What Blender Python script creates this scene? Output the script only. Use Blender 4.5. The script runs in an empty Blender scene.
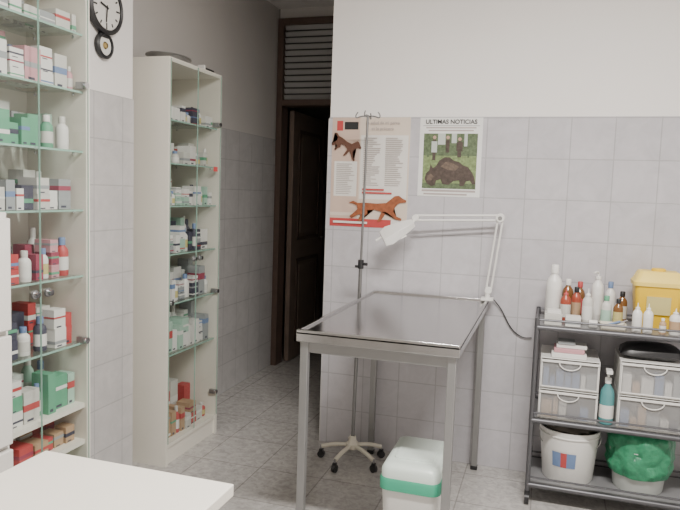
import bpy, bmesh, math, random
from mathutils import Vector, Matrix, noise
R = math.radians
# ------------------------------------------------------------ materials
MATS = {}
def mat(name, col, rough=0.5, metal=0.0, var=0.05, scale=12.0, spec=0.5, bump=0.0, emit=None):
    if name in MATS: return MATS[name]
    m = bpy.data.materials.new(name); m.use_nodes = True
    nt = m.node_tree; b = nt.nodes['Principled BSDF']
    tc = nt.nodes.new('ShaderNodeTexCoord'); n = nt.nodes.new('ShaderNodeTexNoise')
    n.inputs['Scale'].default_value = scale; n.inputs['Detail'].default_value = 4
    nt.links.new(tc.outputs['Object'], n.inputs['Vector'])
    mx = nt.nodes.new('ShaderNodeMix'); mx.data_type = 'RGBA'
    mx.inputs[6].default_value = (*[c*(1-var) for c in col], 1)
    mx.inputs[7].default_value = (*[min(1, c*(1+var)) for c in col], 1)
    nt.links.new(n.outputs['Fac'], mx.inputs[0]); nt.links.new(mx.outputs[2], b.inputs['Base Color'])
    b.inputs['Roughness'].default_value = rough; b.inputs['Metallic'].default_value = metal
    b.inputs['Specular IOR Level'].default_value = spec
    if bump:
        bp = nt.nodes.new('ShaderNodeBump'); bp.inputs['Strength'].default_value = bump; bp.inputs['Distance'].default_value = 0.01
        nt.links.new(n.outputs['Fac'], bp.inputs['Height']); nt.links.new(bp.outputs['Normal'], b.inputs['Normal'])
    if emit:
        b.inputs['Emission Color'].default_value = (*col, 1); b.inputs['Emission Strength'].default_value = emit
    MATS[name] = m; return m

def glass(name, col, alpha, rough=0.03, gloss=0.9):
    if name in MATS: return MATS[name]
    m = bpy.data.materials.new(name); m.use_nodes = True
    nt = m.node_tree; nt.nodes.clear()
    o = nt.nodes.new('ShaderNodeOutputMaterial')
    t = nt.nodes.new('ShaderNodeBsdfTransparent'); t.inputs[0].default_value = (*col, 1)
    g = nt.nodes.new('ShaderNodeBsdfGlossy'); g.inputs['Roughness'].default_value = rough
    g.inputs['Color'].default_value = (gloss, gloss, gloss, 1)
    d = nt.nodes.new('ShaderNodeBsdfDiffuse'); d.inputs[0].default_value = (*col, 1)
    lw = nt.nodes.new('ShaderNodeLayerWeight'); lw.inputs[0].default_value = 0.5
    pw_ = nt.nodes.new('ShaderNodeMath'); pw_.operation = 'POWER'; pw_.inputs[1].default_value = 4
    nt.links.new(lw.outputs['Facing'], pw_.inputs[0])
    fr = nt.nodes.new('ShaderNodeMath'); fr.operation = 'MULTIPLY_ADD'; fr.inputs[1].default_value = 0.6; fr.inputs[2].default_value = 0.05
    nt.links.new(pw_.outputs[0], fr.inputs[0])
    m1 = nt.nodes.new('ShaderNodeMixShader'); m1.inputs[0].default_value = alpha
    nt.links.new(t.outputs[0], m1.inputs[1]); nt.links.new(d.outputs[0], m1.inputs[2])
    m2 = nt.nodes.new('ShaderNodeMixShader')
    nt.links.new(fr.outputs[0], m2.inputs[0]); nt.links.new(m1.outputs[0], m2.inputs[1]); nt.links.new(g.outputs[0], m2.inputs[2])
    nt.links.new(m2.outputs[0], o.inputs[0]); MATS[name] = m; return m

def tile(name, ax, size, c1, c2, mortar, msize=0.003, rough=0.25, off=(0, 0), marble=0.12, bscale=9.0):
    m = bpy.data.materials.new(name); m.use_nodes = True
    nt = m.node_tree; b = nt.nodes['Principled BSDF']
    tc = nt.nodes.new('ShaderNodeTexCoord'); sp = nt.nodes.new('ShaderNodeSeparateXYZ'); cb = nt.nodes.new('ShaderNodeCombineXYZ')
    nt.links.new(tc.outputs['Object'], sp.inputs[0])
    for i, a in enumerate(ax):
        ad = nt.nodes.new('ShaderNodeMath'); ad.operation = 'ADD'; ad.inputs[1].default_value = off[i] + 10*size
        nt.links.new(sp.outputs[a], ad.inputs[0]); nt.links.new(ad.outputs[0], cb.inputs[i])
    br = nt.nodes.new('ShaderNodeTexBrick'); br.offset = 0; br.squash = 1
    br.inputs['Scale'].default_value = 1; br.inputs['Brick Width'].default_value = size; br.inputs['Row Height'].default_value = size
    br.inputs['Mortar Size'].default_value = msize; br.inputs['Mortar Smooth'].default_value = 0.2
    br.inputs['Color1'].default_value = (*c1, 1); br.inputs['Color2'].default_value = (*c2, 1); br.inputs['Mortar'].default_value = (*mortar, 1)
    nt.links.new(cb.outputs[0], br.inputs['Vector'])
    n = nt.nodes.new('ShaderNodeTexNoise'); n.inputs['Scale'].default_value = bscale; n.inputs['Detail'].default_value = 8; n.inputs['Roughness'].default_value = 0.65
    n.inputs['Distortion'].default_value = 0.8
    nt.links.new(tc.outputs['Object'], n.inputs['Vector'])
    mr = nt.nodes.new('ShaderNodeMapRange'); mr.inputs[1].default_value = 0.35; mr.inputs[2].default_value = 0.65
    mr.inputs[3].default_value = 1-marble; mr.inputs[4].default_value = 1.0
    nt.links.new(n.outputs['Fac'], mr.inputs[0])
    mx = nt.nodes.new('ShaderNodeMix'); mx.data_type = 'RGBA'; mx.blend_type = 'MULTIPLY'; mx.inputs[0].default_value = 1
    nt.links.new(br.outputs['Color'], mx.inputs[6]); nt.links.new(mr.outputs[0], mx.inputs[7])
    nt.links.new(mx.outputs[2], b.inputs['Base Color'])
    inv = nt.nodes.new('ShaderNodeMath'); inv.operation = 'SUBTRACT'; inv.inputs[0].default_value = 1
    nt.links.new(br.outputs['Fac'], inv.inputs[1])
    bp = nt.nodes.new('ShaderNodeBump'); bp.inputs['Strength'].default_value = 0.3; bp.inputs['Distance'].default_value = 0.0015
    nt.links.new(inv.outputs[0], bp.inputs['Height']); nt.links.new(bp.outputs['Normal'], b.inputs['Normal'])
    b.inputs['Roughness'].default_value = rough
    return m

# ------------------------------------------------------------ mesh builder
class B:
    def __init__(s): s.bm = bmesh.new(); s.mats = []
    def mi(s, m):
        if m not in s.mats: s.mats.append(m)
        return s.mats.index(m)
    def face(s, vs, m, smooth=False):
        try:
            f = s.bm.faces.new(vs); f.material_index = s.mi(m); f.smooth = smooth; return f
        except ValueError: return None
    def box(s, x0, x1, y0, y1, z0, z1, m, M=None):
        P = [(x0,y0,z0),(x1,y0,z0),(x1,y1,z0),(x0,y1,z0),(x0,y0,z1),(x1,y0,z1),(x1,y1,z1),(x0,y1,z1)]
        v = [s.bm.verts.new((M @ Vector(p)) if M else p) for p in P]
        for q in [(0,3,2,1),(4,5,6,7),(0,1,5,4),(1,2,6,5),(2,3,7,6),(3,0,4,7)]: s.face([v[i] for i in q], m)
        return v
    def rings(s, rings, m, cap0=True, cap1=True, smooth=True, closed=True):
        L = [[s.bm.verts.new(p) for p in r] for r in rings]
        n = len(L[0])
        for a, b in zip(L[:-1], L[1:]):
            for i in range(n if closed else n-1):
                j = (i+1) % n; s.face([a[i], a[j], b[j], b[i]], m, smooth)
        if cap0: s.face(L[0][::-1], m)
        if cap1: s.face(L[-1], m)
    def lathe(s, prof, c, m, seg=20, M=None, cap0=True, cap1=True, wob=0):
        rs = []
        for r, z in prof:
            ring = []
            for i in range(seg):
                a = 2*math.pi*i/seg
                rr = max(r, 0.0004)
                if wob: rr *= 1 + wob*noise.noise(Vector((math.cos(a)*3+c[0]*7, math.sin(a)*3, z*25)))
                p = Vector((rr*math.cos(a), rr*math.sin(a), z))
                if M: p = M @ p
                ring.append(p + Vector(c))
            rs.append(ring)
        s.rings(rs, m, cap0, cap1)
    def cyl(s, p0, p1, r, m, seg=14, r1=None):
        p0 = Vector(p0); p1 = Vector(p1); d = p1-p0
        q = d.to_track_quat('Z', 'Y').to_matrix(); r1 = r if r1 is None else r1
        s.rings([[p0 + q @ Vector((r*math.cos(2*math.pi*i/seg), r*math.sin(2*math.pi*i/seg), 0)) for i in range(seg)],
                 [p1 + q @ Vector((r1*math.cos(2*math.pi*i/seg), r1*math.sin(2*math.pi*i/seg), 0)) for i in range(seg)]], m)
    def tube(s, pts, r, m, seg=10, smooth_path=0):
        pts = [Vector(p) for p in pts]
        for _ in range(smooth_path):
            new = [pts[0]]
            for a, b in zip(pts[:-1], pts[1:]): new += [a*0.75+b*0.25, a*0.25+b*0.75]
            new.append(pts[-1]); pts = new
        t = (pts[1]-pts[0]).normalized(); u = t.orthogonal().normalized(); rs = []
        for i, p in enumerate(pts):
            tt = (pts[min(i+1, len(pts)-1)]-pts[max(i-1, 0)]).normalized()
            u = (u - tt*u.dot(tt)).normalized(); w = tt.cross(u)
            rs.append([p + u*r*math.cos(2*math.pi*k/seg) + w*r*math.sin(2*math.pi*k/seg) for k in range(seg)])
        s.rings(rs, m)
    def rrect(s, cx, cy, prof, m, n=5, wob=0, cap0=True, cap1=True, M=None):
        rs = []
        for hx, hy, r, z in prof:
            ring = []
            for qx, qy, a0 in [(1,1,0),(-1,1,90),(-1,-1,180),(1,-1,270)]:
                for k in range(n+1):
                    a = R(a0+90*k/n)
                    p = Vector((cx+qx*(hx-r)+r*math.cos(a), cy+qy*(hy-r)+r*math.sin(a), z))
                    if wob: p += wob*noise.noise_vector(p*18)
                    if M: p = M @ p
                    ring.append(p)
            rs.append(ring)
        s.rings(rs, m, cap0, cap1)
    def poly(s, pts, m):
        vs = [s.bm.verts.new(p) for p in pts]; f = s.face(vs, m)
        if f and len(pts) > 4: bmesh.ops.triangulate(s.bm, faces=[f])
    def done(s, name, bevel=0, parent=None, recalc=True):
        if recalc: bmesh.ops.recalc_face_normals(s.bm, faces=s.bm.faces)
        me = bpy.data.meshes.new(name); s.bm.to_mesh(me); s.bm.free()
        for m in s.mats: me.materials.append(m)
        try: me.set_sharp_from_angle(angle=R(40))
        except Exception: pass
        o = bpy.data.objects.new(name, me); bpy.context.scene.collection.objects.link(o)
        if bevel:
            md = o.modifiers.new('bev', 'BEVEL'); md.width = bevel; md.segments = 2; md.limit_method = 'ANGLE'; md.angle_limit = R(50)
        if parent: o.parent = parent
        return o

# palette
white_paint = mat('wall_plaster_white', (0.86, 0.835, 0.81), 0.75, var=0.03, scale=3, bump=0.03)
shaded_paint = mat('shaded_corridor_plaster', (0.58, 0.555, 0.53), 0.8, var=0.04, scale=3)  # white wall plaster, greyed so the corridor's shade is in the colour
unlit_room_plaster = mat('unlit_room_plaster', (0.25, 0.24, 0.22), 0.8)  # darkness of the unlit back room put into the wall colour
lam = mat('white_laminate', (0.78, 0.75, 0.67), 0.4, var=0.02)
lam2 = mat('desk_laminate', (0.83, 0.79, 0.71), 0.45, var=0.02)
steel = mat('stainless_steel', (0.54, 0.535, 0.53), 0.17, 1.0, var=0.08, scale=30)
steel_leg = mat('grey_steel_tube', (0.34, 0.34, 0.34), 0.38, 0.7, var=0.06)
chrome = mat('chrome', (0.6, 0.6, 0.62), 0.15, 1.0)
black = mat('black_plastic', (0.02, 0.02, 0.022), 0.4)
whitep = mat('white_plastic', (0.78, 0.77, 0.74), 0.35, var=0.02)
cream = mat('cream_plastic', (0.72, 0.68, 0.58), 0.4)
brown = mat('brown_wood_paint', (0.10, 0.065, 0.05), 0.45, var=0.2, scale=20)
doorm = mat('door_wood', (0.20, 0.15, 0.12), 0.4, var=0.25, scale=8)
gl = glass('clear_glass', (0.95, 0.97, 0.96), 0.0)
gls = glass('shelf_glass', (0.82, 0.91, 0.87), 0.06)
gledge = mat('green_glass_edge', (0.30, 0.48, 0.40), 0.2)
drawerclear = glass('frosted_plastic', (0.80, 0.80, 0.80), 0.28, 0.25, 0.8)
yellow = mat('yellow_plastic', (0.85, 0.55, 0.02), 0.35)
yellow2 = mat('pale_yellow_plastic', (0.90, 0.68, 0.16), 0.4)
teal = mat('green_plastic', (0.05, 0.36, 0.22), 0.4)

# ------------------------------------------------------------ room shell
tback = tile('tiles_back', (0, 2), 0.2, (0.58,0.56,0.59), (0.545,0.53,0.56), (0.44,0.43,0.45), off=(0.12, 0), rough=0.18)
tleft = tile('tiles_left', (1, 2), 0.2, (0.61,0.595,0.59), (0.58,0.565,0.56), (0.48,0.47,0.465), rough=0.2)
tfloor = tile('tiles_floor', (0, 1), 0.33, (0.56,0.54,0.52), (0.53,0.51,0.49), (0.37,0.35,0.335), msize=0.0035, rough=0.15, marble=0.32, bscale=30)
H = 2.8
b = B(); b.box(-3.0, 2.0, -1.6, 6.6, -0.1, 0, tfloor); b.done('floor')
b = B(); b.box(-3.0, 2.0, -1.6, 6.6, H, H+0.1, white_paint); b.done('ceiling')
b = B(); b.box(-1.157, 2.0, 3.437, 3.58, 0, H, white_paint); b.box(-1.157, 2.0, 3.43, 3.437, 0, 1.806, tback); b.done('wall_back')
b = B()
b.box(-2.08, -1.877, -1.6, 2.683, 0, H, white_paint); b.box(-1.877, -1.87, -1.6, 2.683, 0, 1.8, tleft)
b.box(-2.073, -1.877, 2.683, 2.69, 0, 1.8, tleft); b.done('wall_left')
b = B(); b.box(-2.2, -2.08, 2.683, 4.86, 0, H, shaded_paint); b.box(-2.08, -2.073, 2.69, 4.85, 0, 1.8, tleft); b.done('wall_corridor_left')
b = B(); b.box(-1.157, -1.05, 3.58, 4.86, 0, H, shaded_paint); b.box(-1.164, -1.157, 3.43, 4.85, 0, 1.8, tleft); b.done('wall_corridor_right')
b = B(); b.box(1.9, 2.0, -1.6, 3.43, 0, H, white_paint); b.done('wall_right')
b = B(); b.box(-1.87, 1.9, -1.6, -1.5, 0, H, white_paint); b.done('wall_front')
b = B(); b.box(-2.07, -1.05, 4.86, 4.96, 2.72, H, shaded_paint); b.box(-1.17, -0.6, 4.86, 4.96, 0, H, shaded_paint)
b.box(-3.0, -2.07, 4.86, 4.96, 0, H, unlit_room_plaster); b.done('wall_corridor_end')
b = B(); b.box(-3.0, -0.6, 6.4, 6.5, 0, H, unlit_room_plaster); b.box(-2.85, -2.75, 4.96, 6.4, 0, H, unlit_room_plaster); b.box(-0.7, -0.6, 4.96, 6.4, 0, H, unlit_room_plaster)
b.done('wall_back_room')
b = B()
b.box(-2.07, -2.024, 4.82, 4.95, 0, 2.72, brown); b.box(-1.235, -1.17, 4.82, 4.95, 0, 2.72, brown)
b.box(-2.024, -1.235, 4.82, 4.95, 2.06, 2.105, brown); b.box(-2.024, -1.235, 4.82, 4.95, 2.67, 2.72, brown)
b.done('trim_door_frame', 0.003)
louv = mat('louvre_grey', (0.38, 0.375, 0.37), 0.5)
b = B()
b.box(-2.022, -1.237, 4.90, 4.91, 2.107, 2.668, mat('louvre_back', (0.10,0.10,0.10), 0.7))
z = 2.115
while z < 2.65:
    M = Matrix.Translation((0, 4.875, z)) @ Matrix.Rotation(R(25), 4, 'X'); b.box(-2.021, -1.238, -0.012, 0.0, 0, 0.036, louv, M); z += 0.048
b.done('window_1')
b = B()
x0, x1, y0, y1 = -2.014, -1.974, 4.965, 5.72
b.box(x0, x1, y0, y1, 0.008, 2.04, doorm)
for (za, zb) in [(0.15, 0.85), (1.0, 1.9)]:
    ya, yb = y0+0.12, y1-0.12
    b.box(x1, x1+0.01, ya, yb, zb-0.03, zb, brown); b.box(x1, x1+0.01, ya, yb, za, za+0.03, brown)
    b.box(x1, x1+0.01, ya, ya+0.03, za, zb, brown); b.box(x1, x1+0.01, yb-0.03, yb, za, zb, brown)
    b.box(x1, x1+0.006, ya+0.06, yb-0.06, za+0.06, zb-0.06, doorm)
b.cyl((x1, y1-0.06, 1.0), (x1+0.05, y1-0.06, 1.0), 0.01, chrome); b.cyl((x1+0.045, y1-0.06, 1.0), (x1+0.045, y1-0.17, 1.0), 0.008, chrome)
b.done('door_1', 0.002)

# ------------------------------------------------------------ cabinets
pal = {
 'w': mat('box_white', (0.74,0.73,0.70), 0.5), 'w2': mat('box_offwhite', (0.60,0.59,0.55), 0.5), 'g': mat('box_green', (0.12,0.36,0.22), 0.5),
 'm': mat('box_maroon', (0.32,0.05,0.09), 0.5), 'p': mat('box_pink', (0.58,0.30,0.33), 0.5), 't': mat('box_tan', (0.46,0.31,0.19), 0.5),
 'b': mat('box_blue', (0.16,0.24,0.42), 0.5), 'k': mat('box_dark', (0.06,0.06,0.09), 0.5), 'r': mat('box_red', (0.48,0.07,0.07), 0.5),
 'y': mat('box_yellow', (0.55,0.48,0.2), 0.5), 'gr': mat('box_grey', (0.32,0.34,0.35), 0.5), 'lg': mat('box_palegreen', (0.38,0.56,0.46), 0.5)}

def quadx(b, x, y0, y1, z0, z1, m): b.poly([(x,y0,z0),(x,y1,z0),(x,y1,z1),(x,y0,z1)], m)
def cabinet(X0, X1, Y0, Y1, Ht, shelves, rows, seed, boards=()):
    T = 0.02
    b = B()
    b.box(X0, X1, Y0, Y0+T, 0, Ht, lam); b.box(X0, X1, Y1-T, Y1, 0, Ht, lam)
    b.box(X0, X0+0.008, Y0+T, Y1-T, 0.0, Ht-T, lam)
    b.box(X0, X1, Y0+T, Y1-T, Ht-T, Ht, lam)
    b.box(X0+0.008, X1-0.003, Y0+T, Y1-T, 0.09, 0.11, lam)
    b.box(X1-0.03, X1-0.012, Y0+T, Y1-T, 0, 0.09, lam)
    for z in shelves:
        if z in boards: b.box(X0+0.008, X1-0.01, Y0+T, Y1-T, z-0.018, z, lam)
        elif z > 0.12:
            b.poly([(X0+0.008,Y0+T,z-0.001),(X1-0.016,Y0+T,z-0.001),(X1-0.016,Y1-T,z-0.001),(X0+0.008,Y1-T,z-0.001)], gls)
            b.box(X1-0.016, X1-0.014, Y0+T, Y1-T, z-0.007, z, gledge)
        for yy in (Y0+T+0.006, Y1-T-0.006):
            b.cyl((X0+0.05, yy, z-0.014), (X0+0.05, yy, z-0.003), 0.004, chrome, 8); b.cyl((X1-0.05, yy, z-0.014), (X1-0.05, yy, z-0.003), 0.004, chrome, 8)
    ym = (Y0+Y1)/2
    for (a, c, kn) in [(Y0+T*0.5, ym-0.0015, ym-0.03), (ym+0.0015, Y1-T*0.7, ym+0.03)]:
        quadx(b, X1+0.005, a, c, 0.115, Ht-0.006, gl)
        for e in (a, c-0.0012): b.box(X1+0.0035, X1+0.0065, e, e+0.0012, 0.115, Ht-0.006, gledge)
        b.cyl((X1+0.0055, kn, 1.035), (X1+0.013, kn, 1.035), 0.015, steel_leg); b.cyl((X1+0.013, kn, 1.035), (X1+0.026, kn, 1.035), 0.010, chrome)
    for zz in (0.25, 0.83, 1.75):
        for yy in ((Y1-0.03,) if zz != 0.83 else (Y0+0.03, Y1-0.03)):
            b.cyl((X1+0.0055, yy, zz), (X1+0.014, yy, zz), 0.012, chrome); b.box(X1-0.03, X1+0.002, yy-0.008, yy+0.008, zz-0.012, zz+0.012, steel_leg)
    cab = b.done('glass_door_cabinet')
    rnd = random.Random(seed); b = B()
    for z, spec in rows:
        items, hmin, hmax = spec
        zz = z+0.0005
        nxt = min([q for q in list(shelves)+[Ht-T] if q > z+0.02]); cl = nxt-z-0.03
        for depth, x1 in ((0, X1-0.135), (1, X1-0.03)):
            y = Y0+T+0.012
            while True:
                w = rnd.uniform(0.03, 0.075); d = rnd.uniform(0.05, 0.095); h = min(cl, rnd.uniform(hmin, hmax)*(1.2 if depth == 0 else 0.92))
                if y+w > Y1-T-0.01: 
                    w = Y1-T-0.012-y
                    if w < 0.02: break
                k = rnd.choice(items); xf = x1-rnd.uniform(0, 0.02)
                if rnd.random() < 0.22:
                    r = min(w, 0.045)/2; cx = xf-r; cy = y+w/2
                    body = pal[k]
                    b.lathe([(r*0.92,0),(r,0.004),(r,h*0.62),(r*0.9,h*0.70),(r*0.5,h*0.78),(r*0.48,h*0.8)], (cx, cy, zz), body, 12)
                    b.lathe([(r*0.55,h*0.8),(r*0.55,h*0.97),(r*0.5,h)], (cx, cy, zz), pal[rnd.choice(['w','w2','k','b'])], 12)
                    b.lathe([(r*1.01,h*0.15),(r*1.01,h*0.5)], (cx, cy, zz), pal[rnd.choice(['w','w2','y','w'])], 12, cap0=False, cap1=False)
                else:
                    n = rnd.choice((1,1,2,3)) if h > 0.08 else 1
                    hh = h/n
                    for q in range(n):
                        k2 = rnd.choice(items) if q and rnd.random() < 0.4 else k
                        zb = zz+q*(hh+0.0004); ys = rnd.uniform(-0.002, 0.002) if q else 0
                        b.box(xf-d, xf-q*0.002, y+ys, y+w+ys, zb, zb+hh, pal[k2])
                        s = pal[rnd.choice(['w','b','gr','g','k','r','w','m'])]
                        f0 = rnd.uniform(0.15,0.65); f1 = f0+rnd.uniform(0.08,0.24)
                        b.box(xf-d-0.0004, xf-q*0.002+0.0006, y+ys-0.0005, y+w+ys+0.0005, zb+hh*f0, zb+hh*f1, s)
                        b.box(xf-q*0.002, xf-q*0.002+0.0008, y+w*0.2, y+w*0.6, zb+hh*0.05, zb+hh*0.12, pal['k'])
                y += w+rnd.uniform(0.001, 0.008 if depth else 0.02)
                if y > Y1-T-0.03: break
    b.done('medicine_boxes')
    return cab
sh1 = [0.11, 0.45, 0.59, 0.82, 1.07, 1.31, 1.52, 1.73, 1.93]
rows1 = [(1.93, (['w','w2','gr'], .04, .07)), (1.73, (['w','w2','p','t','gr','w'], .08, .15)), (1.52, (['lg','g','w','w','gr'], .07, .13)), (1.31, (['w','w2','gr','k','b','w'], .06, .12)),
         (1.07, (['m','m','p','m','w','r'], .09, .15)), (0.82, (['w','w2','k','gr','r','w'], .07, .15)), (0.59, (['w','g','g','lg','w','w2'], .11, .17)),
         (0.45, (['t','w2','r'], .05, .08)), (0.11, (['w','g'], .1, .2))]
cabinet(-1.868, -1.60, 1.52, 2.03, 2.14, sh1, rows1, 4, boards=(0.59, 0.45))
sh2 = [0.11, 0.56, 0.82, 1.07, 1.31, 1.52, 1.73]
rows2 = [(1.73, (['w','k','w','gr'], .06, .10)), (1.52, (['w','w2','gr'], .06, .11)), (1.31, (['w','gr','lg','w'], .06, .12)), (1.07, (['w','gr','k','lg','w'], .09, .16)),
         (0.82, (['k','w','gr','w'], .10, .17)), (0.56, (['w','lg','gr','w'], .11, .18)), (0.11, (['w','r','t','w2'], .07, .2))]
cabinet(-2.07, -1.757, 2.80, 3.33, 2.02, sh2, rows2, 9)
b = B(); b.box(-1.7515, -1.751, 3.24, 3.285, 1.495, 1.52, mat('red_paper', (0.7,0.10,0.10), 0.6)); b.done('red_sticker')
b = B()
M = Matrix.Translation((-1.885, 3.0, 2.021)) @ Matrix.Rotation(R(8), 4, 'Z')
def oval(rx, ry, z): return [M @ Vector((rx*math.cos(2*math.pi*i/28), ry*math.sin(2*math.pi*i/28), z)) for i in range(28)]
b.rings([oval(.08,.12,0), oval(.095,.145,.03), oval(.105,.155,.033), oval(.104,.154,.036), oval(.09,.14,.032), oval(.076,.115,.004)], steel_leg, True, True)
b.done('steel_tray')
b = B(); b.cyl((-1.80, 3.19, 2.033), (-1.80, 3.30, 2.033), 0.012, black); b.box(-1.82, -1.78, 3.175, 3.19, 2.021, 2.05, whitep)
b.done('flashlight', 0.002)

def wallclock():
    b = B(); M = Matrix.Rotation(R(90), 4, 'Y')
    c = (-1.877, 2.462, 2.155)
    b.lathe([(0.10,0),(0.112,0.01),(0.112,0.028),(0.10,0.036),(0.092,0.030)], c, black, 36, M, cap1=False)
    b.lathe([(0.093,0.024),(0.0001,0.0241)], c, mat('clock_face', (0.75,0.74,0.70), 0.5), 36, M, cap0=False)
    for i in range(12):
        a = R(30*i); p = Vector((c[0]+0.0255, c[1]+0.076*math.sin(a), c[2]+0.076*math.cos(a)))
        q = Matrix.Translation(p) @ Matrix.Rotation(-a, 4, 'X'); l = 0.012 if i % 3 == 0 else 0.007
        b.box(-0.001, 0.0006, -0.003, 0.003, -l, l, black, q)
    for a, l, w in [(R(-75), 0.045, 0.004), (R(185), 0.062, 0.003)]:
        q = Matrix.Translation((c[0]+0.028, c[1], c[2])) @ Matrix.Rotation(-a, 4, 'X'); b.box(0, 0.001, -w, w, -0.01, l, black, q)
    c2 = (c[0], c[1], 1.998)
    b.box(c[0], c[0]+0.02, c[1]-0.022, c[1]+0.022, 2.03, 2.06, black)
    b.lathe([(0.05,0),(0.056,0.006),(0.056,0.02),(0.046,0.027),(0.042,0.022)], c2, black, 28, M, cap1=False)
    b.lathe([(0.042,0.016),(0.0001,0.0161)], c2, mat('clock_face', (0.75,0.74,0.70)), 28, M, cap0=False)
    b.lathe([(0.016,0.018),(0.012,0.024),(0.0005,0.026)], c2, mat('brass', (0.6,0.45,0.2), 0.3, 1), 18, M)
    b.done('wall_clock')
wallclock()

b = B(); fm = mat('drawer_unit_paint', (0.70,0.68,0.64), 0.4)
b.box(-1.866, -1.375, 0.92, 1.41, 0.0, 1.32, fm)
for i in range(4):
    z0 = 0.06+i*0.315; b.box(-1.375, -1.355, 0.93, 1.402, z0, z0+0.30, fm); b.box(-1.355, -1.34, 1.08, 1.24, z0+0.22, z0+0.235, steel_leg)
b.done('filing_cabinet', 0.003)

b = B()
b.box(-1.125, -0.622, 0.25, 1.265, 0.730, 0.758, lam2); b.box(-1.10, -0.66, 0.28, 1.235, 0.65, 0.730, lam2)
for x in (-1.10, -0.70):
    for y in (0.28, 1.195): b.box(x, x+0.04, y, y+0.04, 0, 0.65, steel_leg)
b.done('white_desk', 0.003)

# exam table
b = B()
tx0, tx1, ty0, ty1 = -0.872, -0.265, 2.27, 3.40; dz = 0.016
b.box(tx0, tx1, ty0, ty1, 0.855+dz, 0.864+dz, steel)
for (a0,a1,c0,c1) in [(tx0,tx1,ty0,ty0+0.014),(tx0,tx1,ty1-0.014,ty1),(tx0,tx0+0.014,ty0+0.014,ty1-0.014),(tx1-0.014,tx1,ty0+0.014,ty1-0.014)]:
    b.box(a0,a1,c0,c1,0.8275+dz,0.872+dz,steel)
for (a0,a1,c0,c1) in [(tx0+0.02,tx1-0.02,ty0+0.02,ty0+0.05),(tx0+0.02,tx1-0.02,ty1-0.05,ty1-0.02),(tx0+0.02,tx0+0.05,ty0+0.05,ty1-0.05),(tx1-0.05,tx1-0.02,ty0+0.05,ty1-0.05)]:
    b.box(a0,a1,c0,c1,0.80,0.855+dz,steel_leg)
for x in (tx0+0.012, tx1-0.042):
    for y in (ty0+0.012, ty1-0.042):
        b.box(x, x+0.03, y, y+0.03, 0.02, 0.83+dz, steel_leg); b.box(x-0.002, x+0.032, y-0.002, y+0.032, 0, 0.02, black)
b.done('examination_table', 0.002)

# drip stand
b = B(); hx, hy = -0.908, 3.225
tip = Vector((-0.889, 3.225, 1.79)); base = Vector((hx, hy, 0.13)); mid = base.lerp(tip, (1.04-0.13)/(1.79-0.13))
polem = mat('drip_pole_metal', (0.25,0.25,0.25), 0.35, 0.8)
b.lathe([(0.02,0.07),(0.035,0.075),(0.035,0.10),(0.02,0.115),(0.016,0.14)], (hx,hy,0), cream, 18)
for a in (-105,-33,39,111,183):
    dx, dy = math.cos(R(a)), math.sin(R(a))
    b.tube([(hx+0.02*dx,hy+0.02*dy,0.09),(hx+0.10*dx,hy+0.10*dy,0.083),(hx+0.165*dx,hy+0.165*dy,0.062)], 0.011, cream, 10, 1)
    ex, ey = hx+0.168*dx, hy+0.168*dy
    b.cyl((ex,ey,0.07),(ex,ey,0.036),0.006,chrome,8)
    b.cyl((ex-0.010*dy,ey+0.010*dx,0.020),(ex+0.010*dy,ey-0.010*dx,0.020),0.0195,black,16)
    b.box(ex-0.010,ex+0.010,ey-0.010,ey+0.010,0.034,0.048,black)
b.cyl(base,mid,0.0095,polem); b.cyl(mid,tip,0.006,polem)
mx_, my_ = mid.x, mid.y
b.cyl((mx_,my_,1.02),(mx_,my_,1.065),0.015,black); b.cyl((mx_,my_,1.045),(mx_+0.035,my_-0.01,1.045),0.008,black); b.cyl((mx_-0.03,my_,1.03),(mx_,my_,1.03),0.007,black)
tX, tY = tip.x, tip.y
for s in (-1, 1):
    b.tube([(tX,tY,1.785),(tX+s*0.035,tY,1.787),(tX+s*0.06,tY,1.775),(tX+s*0.064,tY,1.79),(tX+s*0.052,tY,1.806)],0.0032,polem,8,2)
    b.tube([(tX,tY,1.79),(tX,tY+s*0.035,1.79),(tX,tY+s*0.06,1.775),(tX,tY+s*0.064,1.79),(tX,tY+s*0.05,1.806)],0.0032,polem,8,2)
b.done('drip_stand')

# examination lamp (stands on the table's back corner)
b = B()
lx, ly = -0.254, 3.36
b.box(-0.300,-0.240,3.330,3.390,0.8885,0.902,whitep)
b.cyl((lx-0.015,ly,0.900),(lx-0.015,ly,0.940),0.013,whitep)
A = Vector((lx-0.012,ly,0.938)); C = Vector((-0.226,3.34,1.304)); D = Vector((-0.640,3.30,1.288))
for o in (-0.012, 0.012):
    b.tube([A+Vector((o,0,0)), C+Vector((o,0,-0.01))],0.0055,whitep); b.tube([C+Vector((0,0,o)), D+Vector((0,0,o))],0.0055,whitep)
for P, r in ((A,0.018),(C,0.022),(D,0.017)): b.cyl(P-Vector((0,0.014,0)),P+Vector((0,0.014,0)),r,whitep,18)
b.cyl(C-Vector((0,0.02,0)),C+Vector((0,0.02,0)),0.010,steel_leg,12)
hd = D+Vector((-0.015,-0.02,-0.03)); b.tube([D, hd],0.007,whitep)
M = Matrix.Translation(hd) @ Matrix.Rotation(R(200),4,'Z') @ Matrix.Rotation(R(26),4,'Y') @ Matrix.Rotation(R(-32),4,'X')
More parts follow.
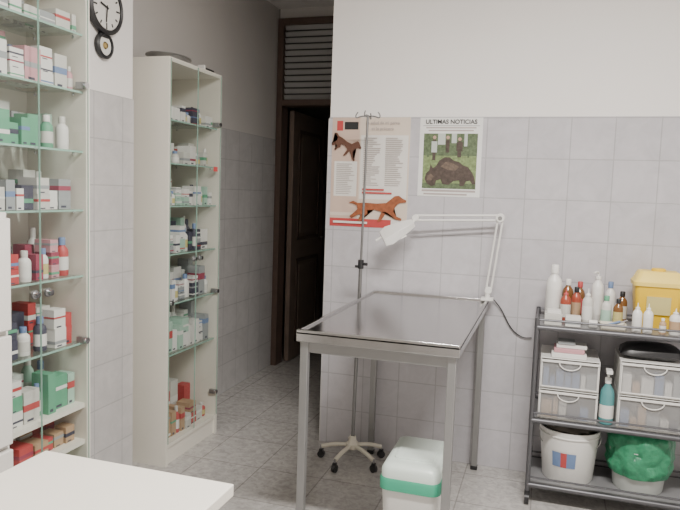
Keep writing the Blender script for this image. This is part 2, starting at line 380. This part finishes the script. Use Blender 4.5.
b.rings([[M @ Vector(p) for p in ring] for ring in [
  [(-0.01,-0.018,-0.012),(-0.01,0.018,-0.012),(-0.01,0.018,0.014),(-0.01,-0.018,0.014)],
  [(0.04,-0.035,-0.018),(0.04,0.035,-0.018),(0.04,0.030,0.020),(0.04,-0.030,0.020)],
  [(0.13,-0.060,-0.024),(0.13,0.060,-0.024),(0.13,0.045,0.020),(0.13,-0.045,0.020)],
  [(0.165,-0.052,-0.022),(0.165,0.052,-0.022),(0.165,0.035,0.010),(0.165,-0.035,0.010)]]], whitep, smooth=False)
b.box(0.05,0.155,-0.045,0.045,-0.026,-0.022,mat('lamp_diffuser',(0.85,0.85,0.8),0.3),M)
b.tube([M@Vector((0.165,0,0)),M@Vector((0.20,0,-0.005))],0.006,whitep)
b.done('examination_lamp', 0.002)
b = B()
b.tube([(-0.250,3.41,0.895),(-0.20,3.418,0.84),(-0.15,3.42,0.74),(-0.09,3.42,0.70),(-0.045,3.42,0.705)],0.003,black,6,3)
b.done('power_cord')

b = B(); cx, cy = -0.430, 2.475
b.rrect(cx,cy,[(.085,.135,.03,0),(.092,.142,.03,.01),(.108,.165,.035,.325)],whitep)
b.rrect(cx,cy,[(.111,.168,.035,.310),(.115,.174,.038,.313),(.115,.174,.038,.352),(.111,.170,.035,.358)],teal)
lidm = mat('lid_pale_green', (0.64,0.72,0.67), 0.35)
b.rrect(cx,cy,[(.110,.170,.035,.352),(.110,.170,.035,.385),(.100,.158,.033,.404),(.085,.14,.03,.410)],lidm)
b.rrect(cx,cy+0.01,[(.075,.115,.02,.407),(.073,.113,.02,.415),(.068,.108,.02,.417)],lidm)
b.done('swing_lid_bin')

# ------------------------------------------------------------ posters
def FY(k): return 3.4285-0.0004*k
def poster(name, X0, X1, Z0, Z1, basemat, parts, dogs=()):
    b = B()
    b.box(X0, X1, 3.4285, 3.4295, Z0, Z1, basemat)
    W, Hh = X1-X0, Z1-Z0
    for k, (u0,u1,v0,v1,m) in enumerate(parts):
        y = FY(1+k*0.25)
        b.poly([(X0+u0*W,y,Z0+v0*Hh),(X0+u1*W,y,Z0+v0*Hh),(X0+u1*W,y,Z0+v1*Hh),(X0+u0*W,y,Z0+v1*Hh)], m)
    for (pts, m, y) in dogs: b.poly([(X0+u*W,y,Z0+v*Hh) for u,v in pts], m)
    return b.done(name, recalc=True)
DOG = [(0,.36),(.08,.40),(.16,.36),(.3,.37),(.5,.36),(.66,.38),(.74,.46),(.80,.52),(.87,.53),(.93,.48),(1.0,.44),(.99,.40),(.9,.39),(.85,.36),(.8,.28),(.78,.22),(.84,.12),(.93,.08),(.92,.04),(.83,.06),(.73,.15),(.66,.2),(.62,.1),(.56,.01),(.51,0),(.54,.08),(.58,.2),(.45,.24),(.33,.22),(.34,.14),(.28,.1),(.22,0),(.16,0),(.2,.08),(.22,.14),(.16,.12),(.06,.05),(.02,.09),(.1,.17),(.16,.24),(.15,.31),(.08,.345)]
def dog(u, v, su, sv, rot=0):
    o = []
    for x, y in DOG:
        x -= .5; y -= .25; c, s = math.cos(rot), math.sin(rot); X = c*x-s*y; Y = s*x+c*y
        o.append((u+X*su, v+Y*sv))
    return o
tan = mat('poster_tan', (0.60,0.45,0.37), 0.5); pw = mat('poster_paper', (0.74,0.72,0.68), 0.5); pred = mat('poster_red', (0.50,0.06,0.06), 0.5)
ptxt = mat('poster_text_grey', (0.42,0.36,0.34), 0.6); pdog = mat('poster_dog_brown', (0.30,0.09,0.035), 0.6, var=0.6, scale=60); pdog2 = mat('poster_dog_dark', (0.12,0.05,0.03), 0.6)
pbeige = mat('poster_beige', (0.68,0.58,0.49), 0.5)
pa = [(0,1,0,1,pbeige),(0.0,.36,.0,1,tan),(.38,.98,.26,.84,pw),(.04,.34,.28,.60,pw),(0,.8,0,.075,pred),(.8,1,0,.075,pw),(.06,.14,.88,.97,pred),(.16,.34,.89,.96,black),(.0,.36,.10,.13,pbeige)]
rt = random.Random(3)
for i in range(17): pa.append((.07,rt.uniform(.22,.31),.30+i*.017,.306+i*.017,ptxt))
for i in range(24): 
    pa.append((.42,rt.uniform(.52,.64),.385+i*.0185,.391+i*.0185,ptxt)); pa.append((.70,rt.uniform(.82,.93),.385+i*.0185,.391+i*.0185,ptxt))
pa.append((.42,.8,.31,.325,pred)); pa.append((.42,.7,.34,.355,pred)); pa.append((.05,.5,.03,.05,pw))
P1 = poster('dog_health_poster', -1.14, -0.712, 1.222, 1.804, pw, pa,
   [(dog(.62,.17,.74,.46), pdog, FY(20)), (dog(.19,.74,.38,.38,-.45), pdog2, FY(20))])
ng = mat('newspaper_white', (0.78,0.78,0.76), 0.55); pgrass = mat('photo_grass', (0.20,0.27,0.11), 0.6, var=0.8, scale=80); psky = mat('photo_sky', (0.50,0.54,0.50), 0.6)
pdark = mat('photo_boar', (0.07,0.05,0.04), 0.6, var=0.8, scale=70); ptree = mat('photo_trees', (0.10,0.14,0.07), 0.6, var=0.9, scale=90)
pb = [(.02,.98,.0,1,ng),(.07,.93,.10,.80,pgrass),(.07,.93,.62,.80,ptree),(.07,.93,.52,.64,ptree),(.05,.95,.895,.90,black),(.10,.9,.865,.88,ptxt),(.14,.86,.83,.845,ptxt),(.07,.93,.06,.085,ptxt),(.1,.8,.02,.04,ptxt),(.07,.93,.10,.17,ptree),
      (.3,.42,.66,.80,psky),(.52,.6,.68,.80,psky),(.72,.77,.64,.80,psky),
      (.22,.27,.46,.72,pdark),(.20,.29,.56,.70,psky),(.13,.17,.5,.8,ptree),(.62,.68,.50,.70,pdark),(.60,.70,.58,.69,pdark),(.43,.49,.56,.72,pdark),(.78,.81,.5,.8,ptree)]
def disc(u, v, r): return [(u+r*math.cos(t*math.pi/6), v+0.8*r*math.sin(t*math.pi/6)) for t in range(12)]
skin = mat('photo_skin', (0.5,0.32,0.24), 0.6); ptusk = mat('photo_boar_highlight', (0.14,0.10,0.075), 0.6, var=0.6, scale=90)
boar = [(.15,.16),(.11,.22),(.13,.29),(.18,.33),(.20,.41),(.235,.36),(.28,.38),(.34,.46),(.42,.50),(.50,.50),(.57,.46),(.66,.44),(.72,.40),(.80,.38),(.86,.32),(.90,.26),(.93,.17),(.88,.16),(.84,.21),(.78,.20),(.74,.14),(.68,.14),(.67,.21),(.58,.20),(.5,.15),(.40,.16),(.37,.22),(.30,.2),(.28,.14),(.22,.13)]
hl = [(.36,.38),(.44,.44),(.55,.43),(.66,.38),(.6,.33),(.48,.34)]
hl2 = [(.15,.20),(.15,.26),(.21,.29),(.26,.25),(.22,.20)]
P2 = poster('news_poster', -0.662, -0.342, 1.40, 1.802, ng, pb, [(boar, pdark, FY(7)),(hl,ptusk,FY(7.5)),(hl2,ptusk,FY(7.5)),(disc(.245,.75,.028),skin,FY(7)),(disc(.65,.73,.028),skin,FY(7)),(disc(.46,.75,.028),skin,FY(7))])
def text(s, x, z, size, m, parent, y=FY(9), bold=0.0):
    c = bpy.data.curves.new('headline', 'FONT'); c.body = s; c.size = size; c.align_x = 'CENTER'; c.offset = bold
    o = bpy.data.objects.new('headline', c); o.location = (x, y, z); o.rotation_euler = (R(90), 0, 0); c.materials.append(m)
    bpy.context.scene.collection.objects.link(o); o.parent = parent
text('ULTIMAS NOTICIAS', -0.502, 1.771, 0.030, black, P2, bold=0.0006)
text('La salud de mi perro', -0.86, 1.768, 0.022, ptxt, P1, FY(21), 0.0004)
text('es lo primero', -0.86, 1.738, 0.022, ptxt, P1, FY(21), 0.0004)

# ------------------------------------------------------------ cart
b = B(); X0, X1, Y0, Y1 = -0.02, 0.70, 3.07, 3.40
cartm = mat('cart_grey_metal', (0.13,0.13,0.14), 0.4, 0.6)
cartshelf = mat('cart_shelf_grey', (0.30,0.30,0.31), 0.4, 0.3)
for x in (X0, X1):
    for y in (Y0, Y1): 
        b.cyl((x,y,0.06),(x,y,0.87),0.0105,cartm); b.cyl((x,y,0.05),(x,y,0.065),0.012,black)
        b.cyl((x-0.01,y,0.026),(x+0.01,y,0.026),0.0255,black,18); b.box(x-0.012,x+0.012,y-0.012,y+0.012,0.042,0.06,black)
for z in (0.835, 0.405, 0.10):
    b.box(X0+0.004,X1-0.004,Y0+0.004,Y1-0.004,z-0.008,z,cartshelf)
    for (p,q) in [((X0,Y0),(X1,Y0)),((X0,Y1),(X1,Y1)),((X0,Y0),(X0,Y1)),((X1,Y0),(X1,Y1))]:
        b.cyl((p[0],p[1],z-0.008),(q[0],q[1],z-0.008),0.012,cartm,10)
        b.cyl((p[0],p[1],z+0.028),(q[0],q[1],z+0.028),0.005,cartm,8)
b.done('utility_cart')
dark_c = [pal[k] for k in ('gr','k','w2','t','gr','w','b')]
def organizer(x0, x1, y0, y1, z0, n, hh):
    b = B()
    for i in range(n):
        a = z0+i*(hh+0.004); c = a+hh; t = 0.004
        b.box(x0,x1,y0+0.006,y1,a,a+t,whitep); b.box(x0,x1,y0+0.006,y1,c-t,c,whitep)
        b.box(x0,x0+t,y0+0.006,y1,a+t,c-t,whitep); b.box(x1-t,x1,y0+0.006,y1,a+t,c-t,whitep); b.box(x0+t,x1-t,y1-t,y1,a+t,c-t,whitep)
        b.poly([(x0+0.006,y0+0.002,a+0.006),(x1-0.006,y0+0.002,a+0.006),(x1-0.006,y0+0.002,c-0.010),(x0+0.006,y0+0.002,c-0.010)],drawerclear)
        b.box(x0+0.004,x1-0.004,y0-0.006,y0+0.004,c-0.018,c-0.008,whitep)
        for e in (x0+0.004,x1-0.009): b.box(e,e+0.005,y0-0.002,y0+0.004,a+0.006,c-0.018,whitep)
        b.box(x0+0.009,x1-0.009,y0-0.002,y0+0.004,a+0.006,a+0.011,whitep)
        xm = (x0+x1)/2
        pts=[(xm+0.045*math.cos(R(t2)), y0-0.004, c-0.018+0.03*math.sin(R(t2))) for t2 in range(180,361,15)]
        b.tube(pts,0.003,whitep,6)
        rnd = random.Random(i+int(x0*100))
        for yo in (0.02, 0.10):
            x = x0+0.015
            while x < x1-0.05:
                w = rnd.uniform(0.02,0.05); b.box(x,x+w,y0+yo,y0+yo+0.06,a+t+0.0005,a+rnd.uniform(0.04,hh*0.7),rnd.choice(dark_c)); x += w+0.005
    b.done('drawer_organizer', 0.001)
organizer(0.005, 0.258, 3.085, 3.36, 0.4055, 2, 0.140)
organizer(0.340, 0.620, 3.085, 3.36, 0.4055, 2, 0.150)
b = B()
b.box(0.05,0.20,3.10,3.20,0.6905,0.712,pal['w']); b.box(0.06,0.19,3.11,3.22,0.7125,0.732,pal['p']); b.box(0.07,0.20,3.12,3.2,0.7325,0.75,pal['w'])
b.box(0.075,0.15,3.115,3.19,0.7505,0.765,pal['gr'])
b.done('glove_boxes', 0.002)
b = B(); b.rrect(0.470,3.19,[(.10,.06,.04,.716),(.13,.08,.05,.729),(.125,.075,.05,.752),(.10,.05,.04,.772),(.04,.02,.015,.778)],black,6,0.012)
b.done('black_pouch')
b = B(); bl = mat('blue_green_liquid', (0.10,0.30,0.31), 0.15); 
b.lathe([(.026,0),(.031,.005),(.031,.13),(.027,.155),(.012,.180),(.012,.19)],(0.299,3.13,0.406),bl)
b.lathe([(.0314,.03),(.0314,.09)],(0.299,3.13,0.406),pal['w'],cap0=False,cap1=False)
b.lathe([(.014,.185),(.014,.21),(.006,.212),(.006,.240)],(0.299,3.13,0.406),whitep); b.box(0.286,0.312,3.085,3.14,0.642,0.657,whitep)
b.done('pump_bottle', 0.001)
ZT = 0.8358
def bottle(name, x, y, r, h, body, cap, kind='screw', label=None):
    b = B(); c = (x, y, ZT)
    b.lathe([(r*.9,0),(r,.005),(r,h*.66),(r*.85,h*.74),(r*.42,h*.82),(r*.4,h*.85)], c, body)
    if label: b.lathe([(r*1.015,h*.15),(r*1.015,h*.55)], c, label, cap0=False, cap1=False)
    if kind == 'screw': b.lathe([(r*.5,h*.84),(r*.5,h*.98),(r*.42,h)], c, cap)
    elif kind == 'pump':
        b.lathe([(r*.5,h*.84),(r*.5,h*.90),(r*.15,h*.905),(r*.15,h*.97)], c, cap); b.tube([(x,y,ZT+h*.97),(x-0.01,y-0.012,ZT+h*.985),(x-0.022,y-0.03,ZT+h*.97)],0.005,cap,8)
    elif kind == 'nozzle': b.lathe([(r*.5,h*.84),(r*.45,h*.88),(r*.15,h*.92),(r*.08,h*1.05)], c, cap)
    b.done(name, 0.001)
redb = mat('iodine_red', (0.36,0.07,0.04), 0.3); ambr = mat('amber_glass', (0.20,0.09,0.03), 0.15)
bottle('plastic_bottle', 0.045, 3.28, .036, .26, whitep, whitep, 'screw', pal['w'])
bottle('iodine_bottle', 0.100, 3.24, .024, .15, redb, pal['r'], 'nozzle', pal['w2'])
bottle('iodine_bottle', 0.148, 3.29, .022, .16, redb, black, 'screw', pal['t'])
bottle('amber_bottle', 0.110, 3.34, .026, .19, ambr, whitep, 'screw')
bottle('iodine_bottle', 0.165, 3.35, .024, .18, ambr, pal['r'], 'screw', pal['r'])
bottle('wash_bottle', 0.195, 3.20, .024, .16, pal['w2'], whitep, 'nozzle', pal['w'])
bottle('pump_bottle', 0.240, 3.30, .027, .24, whitep, whitep, 'pump', pal['w'])
bottle('alcohol_bottle', 0.275, 3.20, .023, .14, pal['w2'], pal['g'], 'screw', pal['lg'])
bottle('amber_bottle', 0.325, 3.20, .021, .13, ambr, black, 'screw', pal['y'])
bottle('alcohol_bottle', 0.30, 3.34, .024, .19, whitep, pal['b'], 'screw', pal['w'])
bottle('amber_bottle', 0.352, 3.32, .023, .15, ambr, black, 'screw', pal['w2'])
bottle('dropper_bottle', 0.395, 3.11, .020, .125, whitep, whitep, 'nozzle', pal['w'])
bottle('dropper_bottle', 0.439, 3.11, .020, .125, whitep, whitep, 'nozzle', pal['w'])
bottle('spray_bottle', 0.55, 3.13, .024, .11, pal['w'], whitep, 'nozzle', pal['t'])
bottle('dropper_bottle', 0.50, 3.12, .014, .07, pal['t'], whitep, 'screw', pal['w'])
b = B()
b.box(0.10,0.165,3.10,3.17,ZT,ZT+0.045,pal['w']); b.box(0.0995,0.1655,3.0995,3.1705,ZT+0.012,ZT+0.03,pal['gr']); b.box(0.01,0.085,3.11,3.19,ZT,ZT+0.05,pal['w2']); b.box(0.02,0.08,3.12,3.18,ZT+0.0505,ZT+0.065,pal['w'])
b.done('gauze_box', 0.001)
b = B()
b.cyl((0.20,3.125,ZT+0.018),(0.235,3.125,ZT+0.018),0.018,pal['w'],20); b.cyl((0.2,3.125,ZT+0.018),(0.2355,3.125,ZT+0.018),0.008,pal['t'],12)
b.done('adhesive_tape_roll')
b = B(); b.rrect(0.30,3.125,[(.05,.03,.01,ZT),(.055,.035,.01,ZT+.03),(.052,.032,.01,ZT+.03),(.047,.027,.01,ZT+.004)],cream)
b.cyl((0.27,3.12,ZT+.01),(0.36,3.135,ZT+.045),.004,chrome,8); b.cyl((0.26,3.13,ZT+.012),(0.33,3.12,ZT+.04),.005,pal['b'],8)
b.done('instrument_tray')
b = B(); cx, cy = 0.490, 3.275
b.rrect(cx,cy,[(.082,.055,.02,ZT),(.086,.060,.02,ZT+.01),(.100,.072,.022,ZT+.20)],yellow)
b.rrect(cx,cy,[(.107,.079,.024,ZT+.195),(.108,.080,.024,ZT+.212),(.100,.072,.022,ZT+.222),(.085,.058,.02,ZT+.255),(.078,.052,.02,ZT+.26)],yellow2)
b.lathe([(.03,.259),(.03,.268),(.026,.272)],(cx,cy,ZT),yellow)
b.box(cx-.05,cx+.05,cy-.073,cy-.066,ZT+.07,ZT+.15,pal['y'])
b.done('sharps_container')
def bucket(x, y, z0, r, h, body):
    b = B(); b.lathe([(r*.80,0),(r*.82,.004),(r*.96,h*.88),(r,h*.885),(r,h*.90),(r*.97,h*.905),(r*1.0,h),(r*.95,h),(r*.78,.012)], (x,y,z0), body, 32, cap1=True)
    b.tube([(x+r*1.0*math.cos(R(a)), y-r*0.25-0.02*math.sin(R(a-180)), z0+h*.86-abs(math.sin(R(a)))*0.09) for a in range(180,361,12)],0.0025,steel_leg,6)
    return b
b = bucket(0.155, 3.225, 0.1005, .138, .245, whitep)
r = .1242
for i in range(8):
    a0, a1 = R(-125+i*6), R(-119+i*6)
    b.poly([(0.155+(r+dz_)*math.cos(aa),3.225+(r+dz_)*math.sin(aa),0.1005+zz) for aa,zz,dz_ in ((a0,.08,-.002),(a1,.08,-.002),(a1,.15,.006),(a0,.15,.006))],pal['b'] if i not in (3,4) else pal['r'])
b.lathe([(.11,.225),(.125,.25),(.112,.275),(.07,.29),(.03,.282),(.0,.287)],(0.155,3.225,0.1005),mat('bin_liner_dark',(0.07,0.06,0.05),0.45,var=.4),28,wob=0.22)
b.done('white_bucket')
b = bucket(0.462, 3.225, 0.1005, .130, .215, mat('clear_bucket',(0.55,0.58,0.55),0.3))
gb = mat('green_bag', (0.035,0.24,0.12), 0.3, var=0.5, scale=35, bump=0.8)
prof = [(.128,.075),(.136,.10),(.139,.12),(.135,.14),(.142,.16),(.137,.18),(.143,.215),(.138,.24),(.125,.26),(.105,.282),(.06,.27),(.0,.255)]
b.lathe(prof,(0.462,3.225,0.1005),gb,64,wob=0.12,cap0=False)
b.done('bucket_with_green_bag')

# ------------------------------------------------------------ lights
b = B(); fx, fy = 0.15, 1.40
b.box(fx-0.62,fx+0.62,fy-0.09,fy+0.09,2.75,2.799,whitep)
for yy in (-0.045, 0.045): b.cyl((fx-0.6,fy+yy,2.728),(fx+0.6,fy+yy,2.728),0.013,mat('tube_glow',(1,0.97,0.93),0.3,emit=6))
for xx in (-0.605, 0.605): b.box(fx+xx-0.012,fx+xx+0.012,fy-0.07,fy+0.07,2.705,2.75,whitep)
lamp = b.done('fluorescent_ceiling_lamp', 0.002)
def area(name, loc, sx, sy, power, col, rot=(0,0,0)):
    l = bpy.data.lights.new(name,'AREA'); l.shape='RECTANGLE'; l.size=sx; l.size_y=sy; l.energy=power; l.color=col
    o = bpy.data.objects.new(name,l); o.location=loc; o.rotation_euler=rot; bpy.context.scene.collection.objects.link(o); return o
area('ceiling_light', (fx,fy,2.70), 1.15, 0.16, 122, (1.0,0.957,0.905))
w = bpy.data.worlds.new('World'); bpy.context.scene.world = w; w.use_nodes = True
w.node_tree.nodes['Background'].inputs[0].default_value = (0.6,0.65,0.7,1); w.node_tree.nodes['Background'].inputs[1].default_value = 0.2

# ------------------------------------------------------------ camera
cd = bpy.data.cameras.new('camera'); cd.sensor_width = 36; cd.lens = 34.94; cd.clip_start = 0.02
cam = bpy.data.objects.new('camera', cd); bpy.context.scene.collection.objects.link(cam)
cam.matrix_world = Matrix.Translation((0,0,1.4)) @ Matrix.Rotation(R(17.4),4,'Z') @ Matrix.Rotation(R(90-5.36),4,'X') @ Matrix.Rotation(R(1.9),4,'Z')
bpy.context.scene.camera = cam
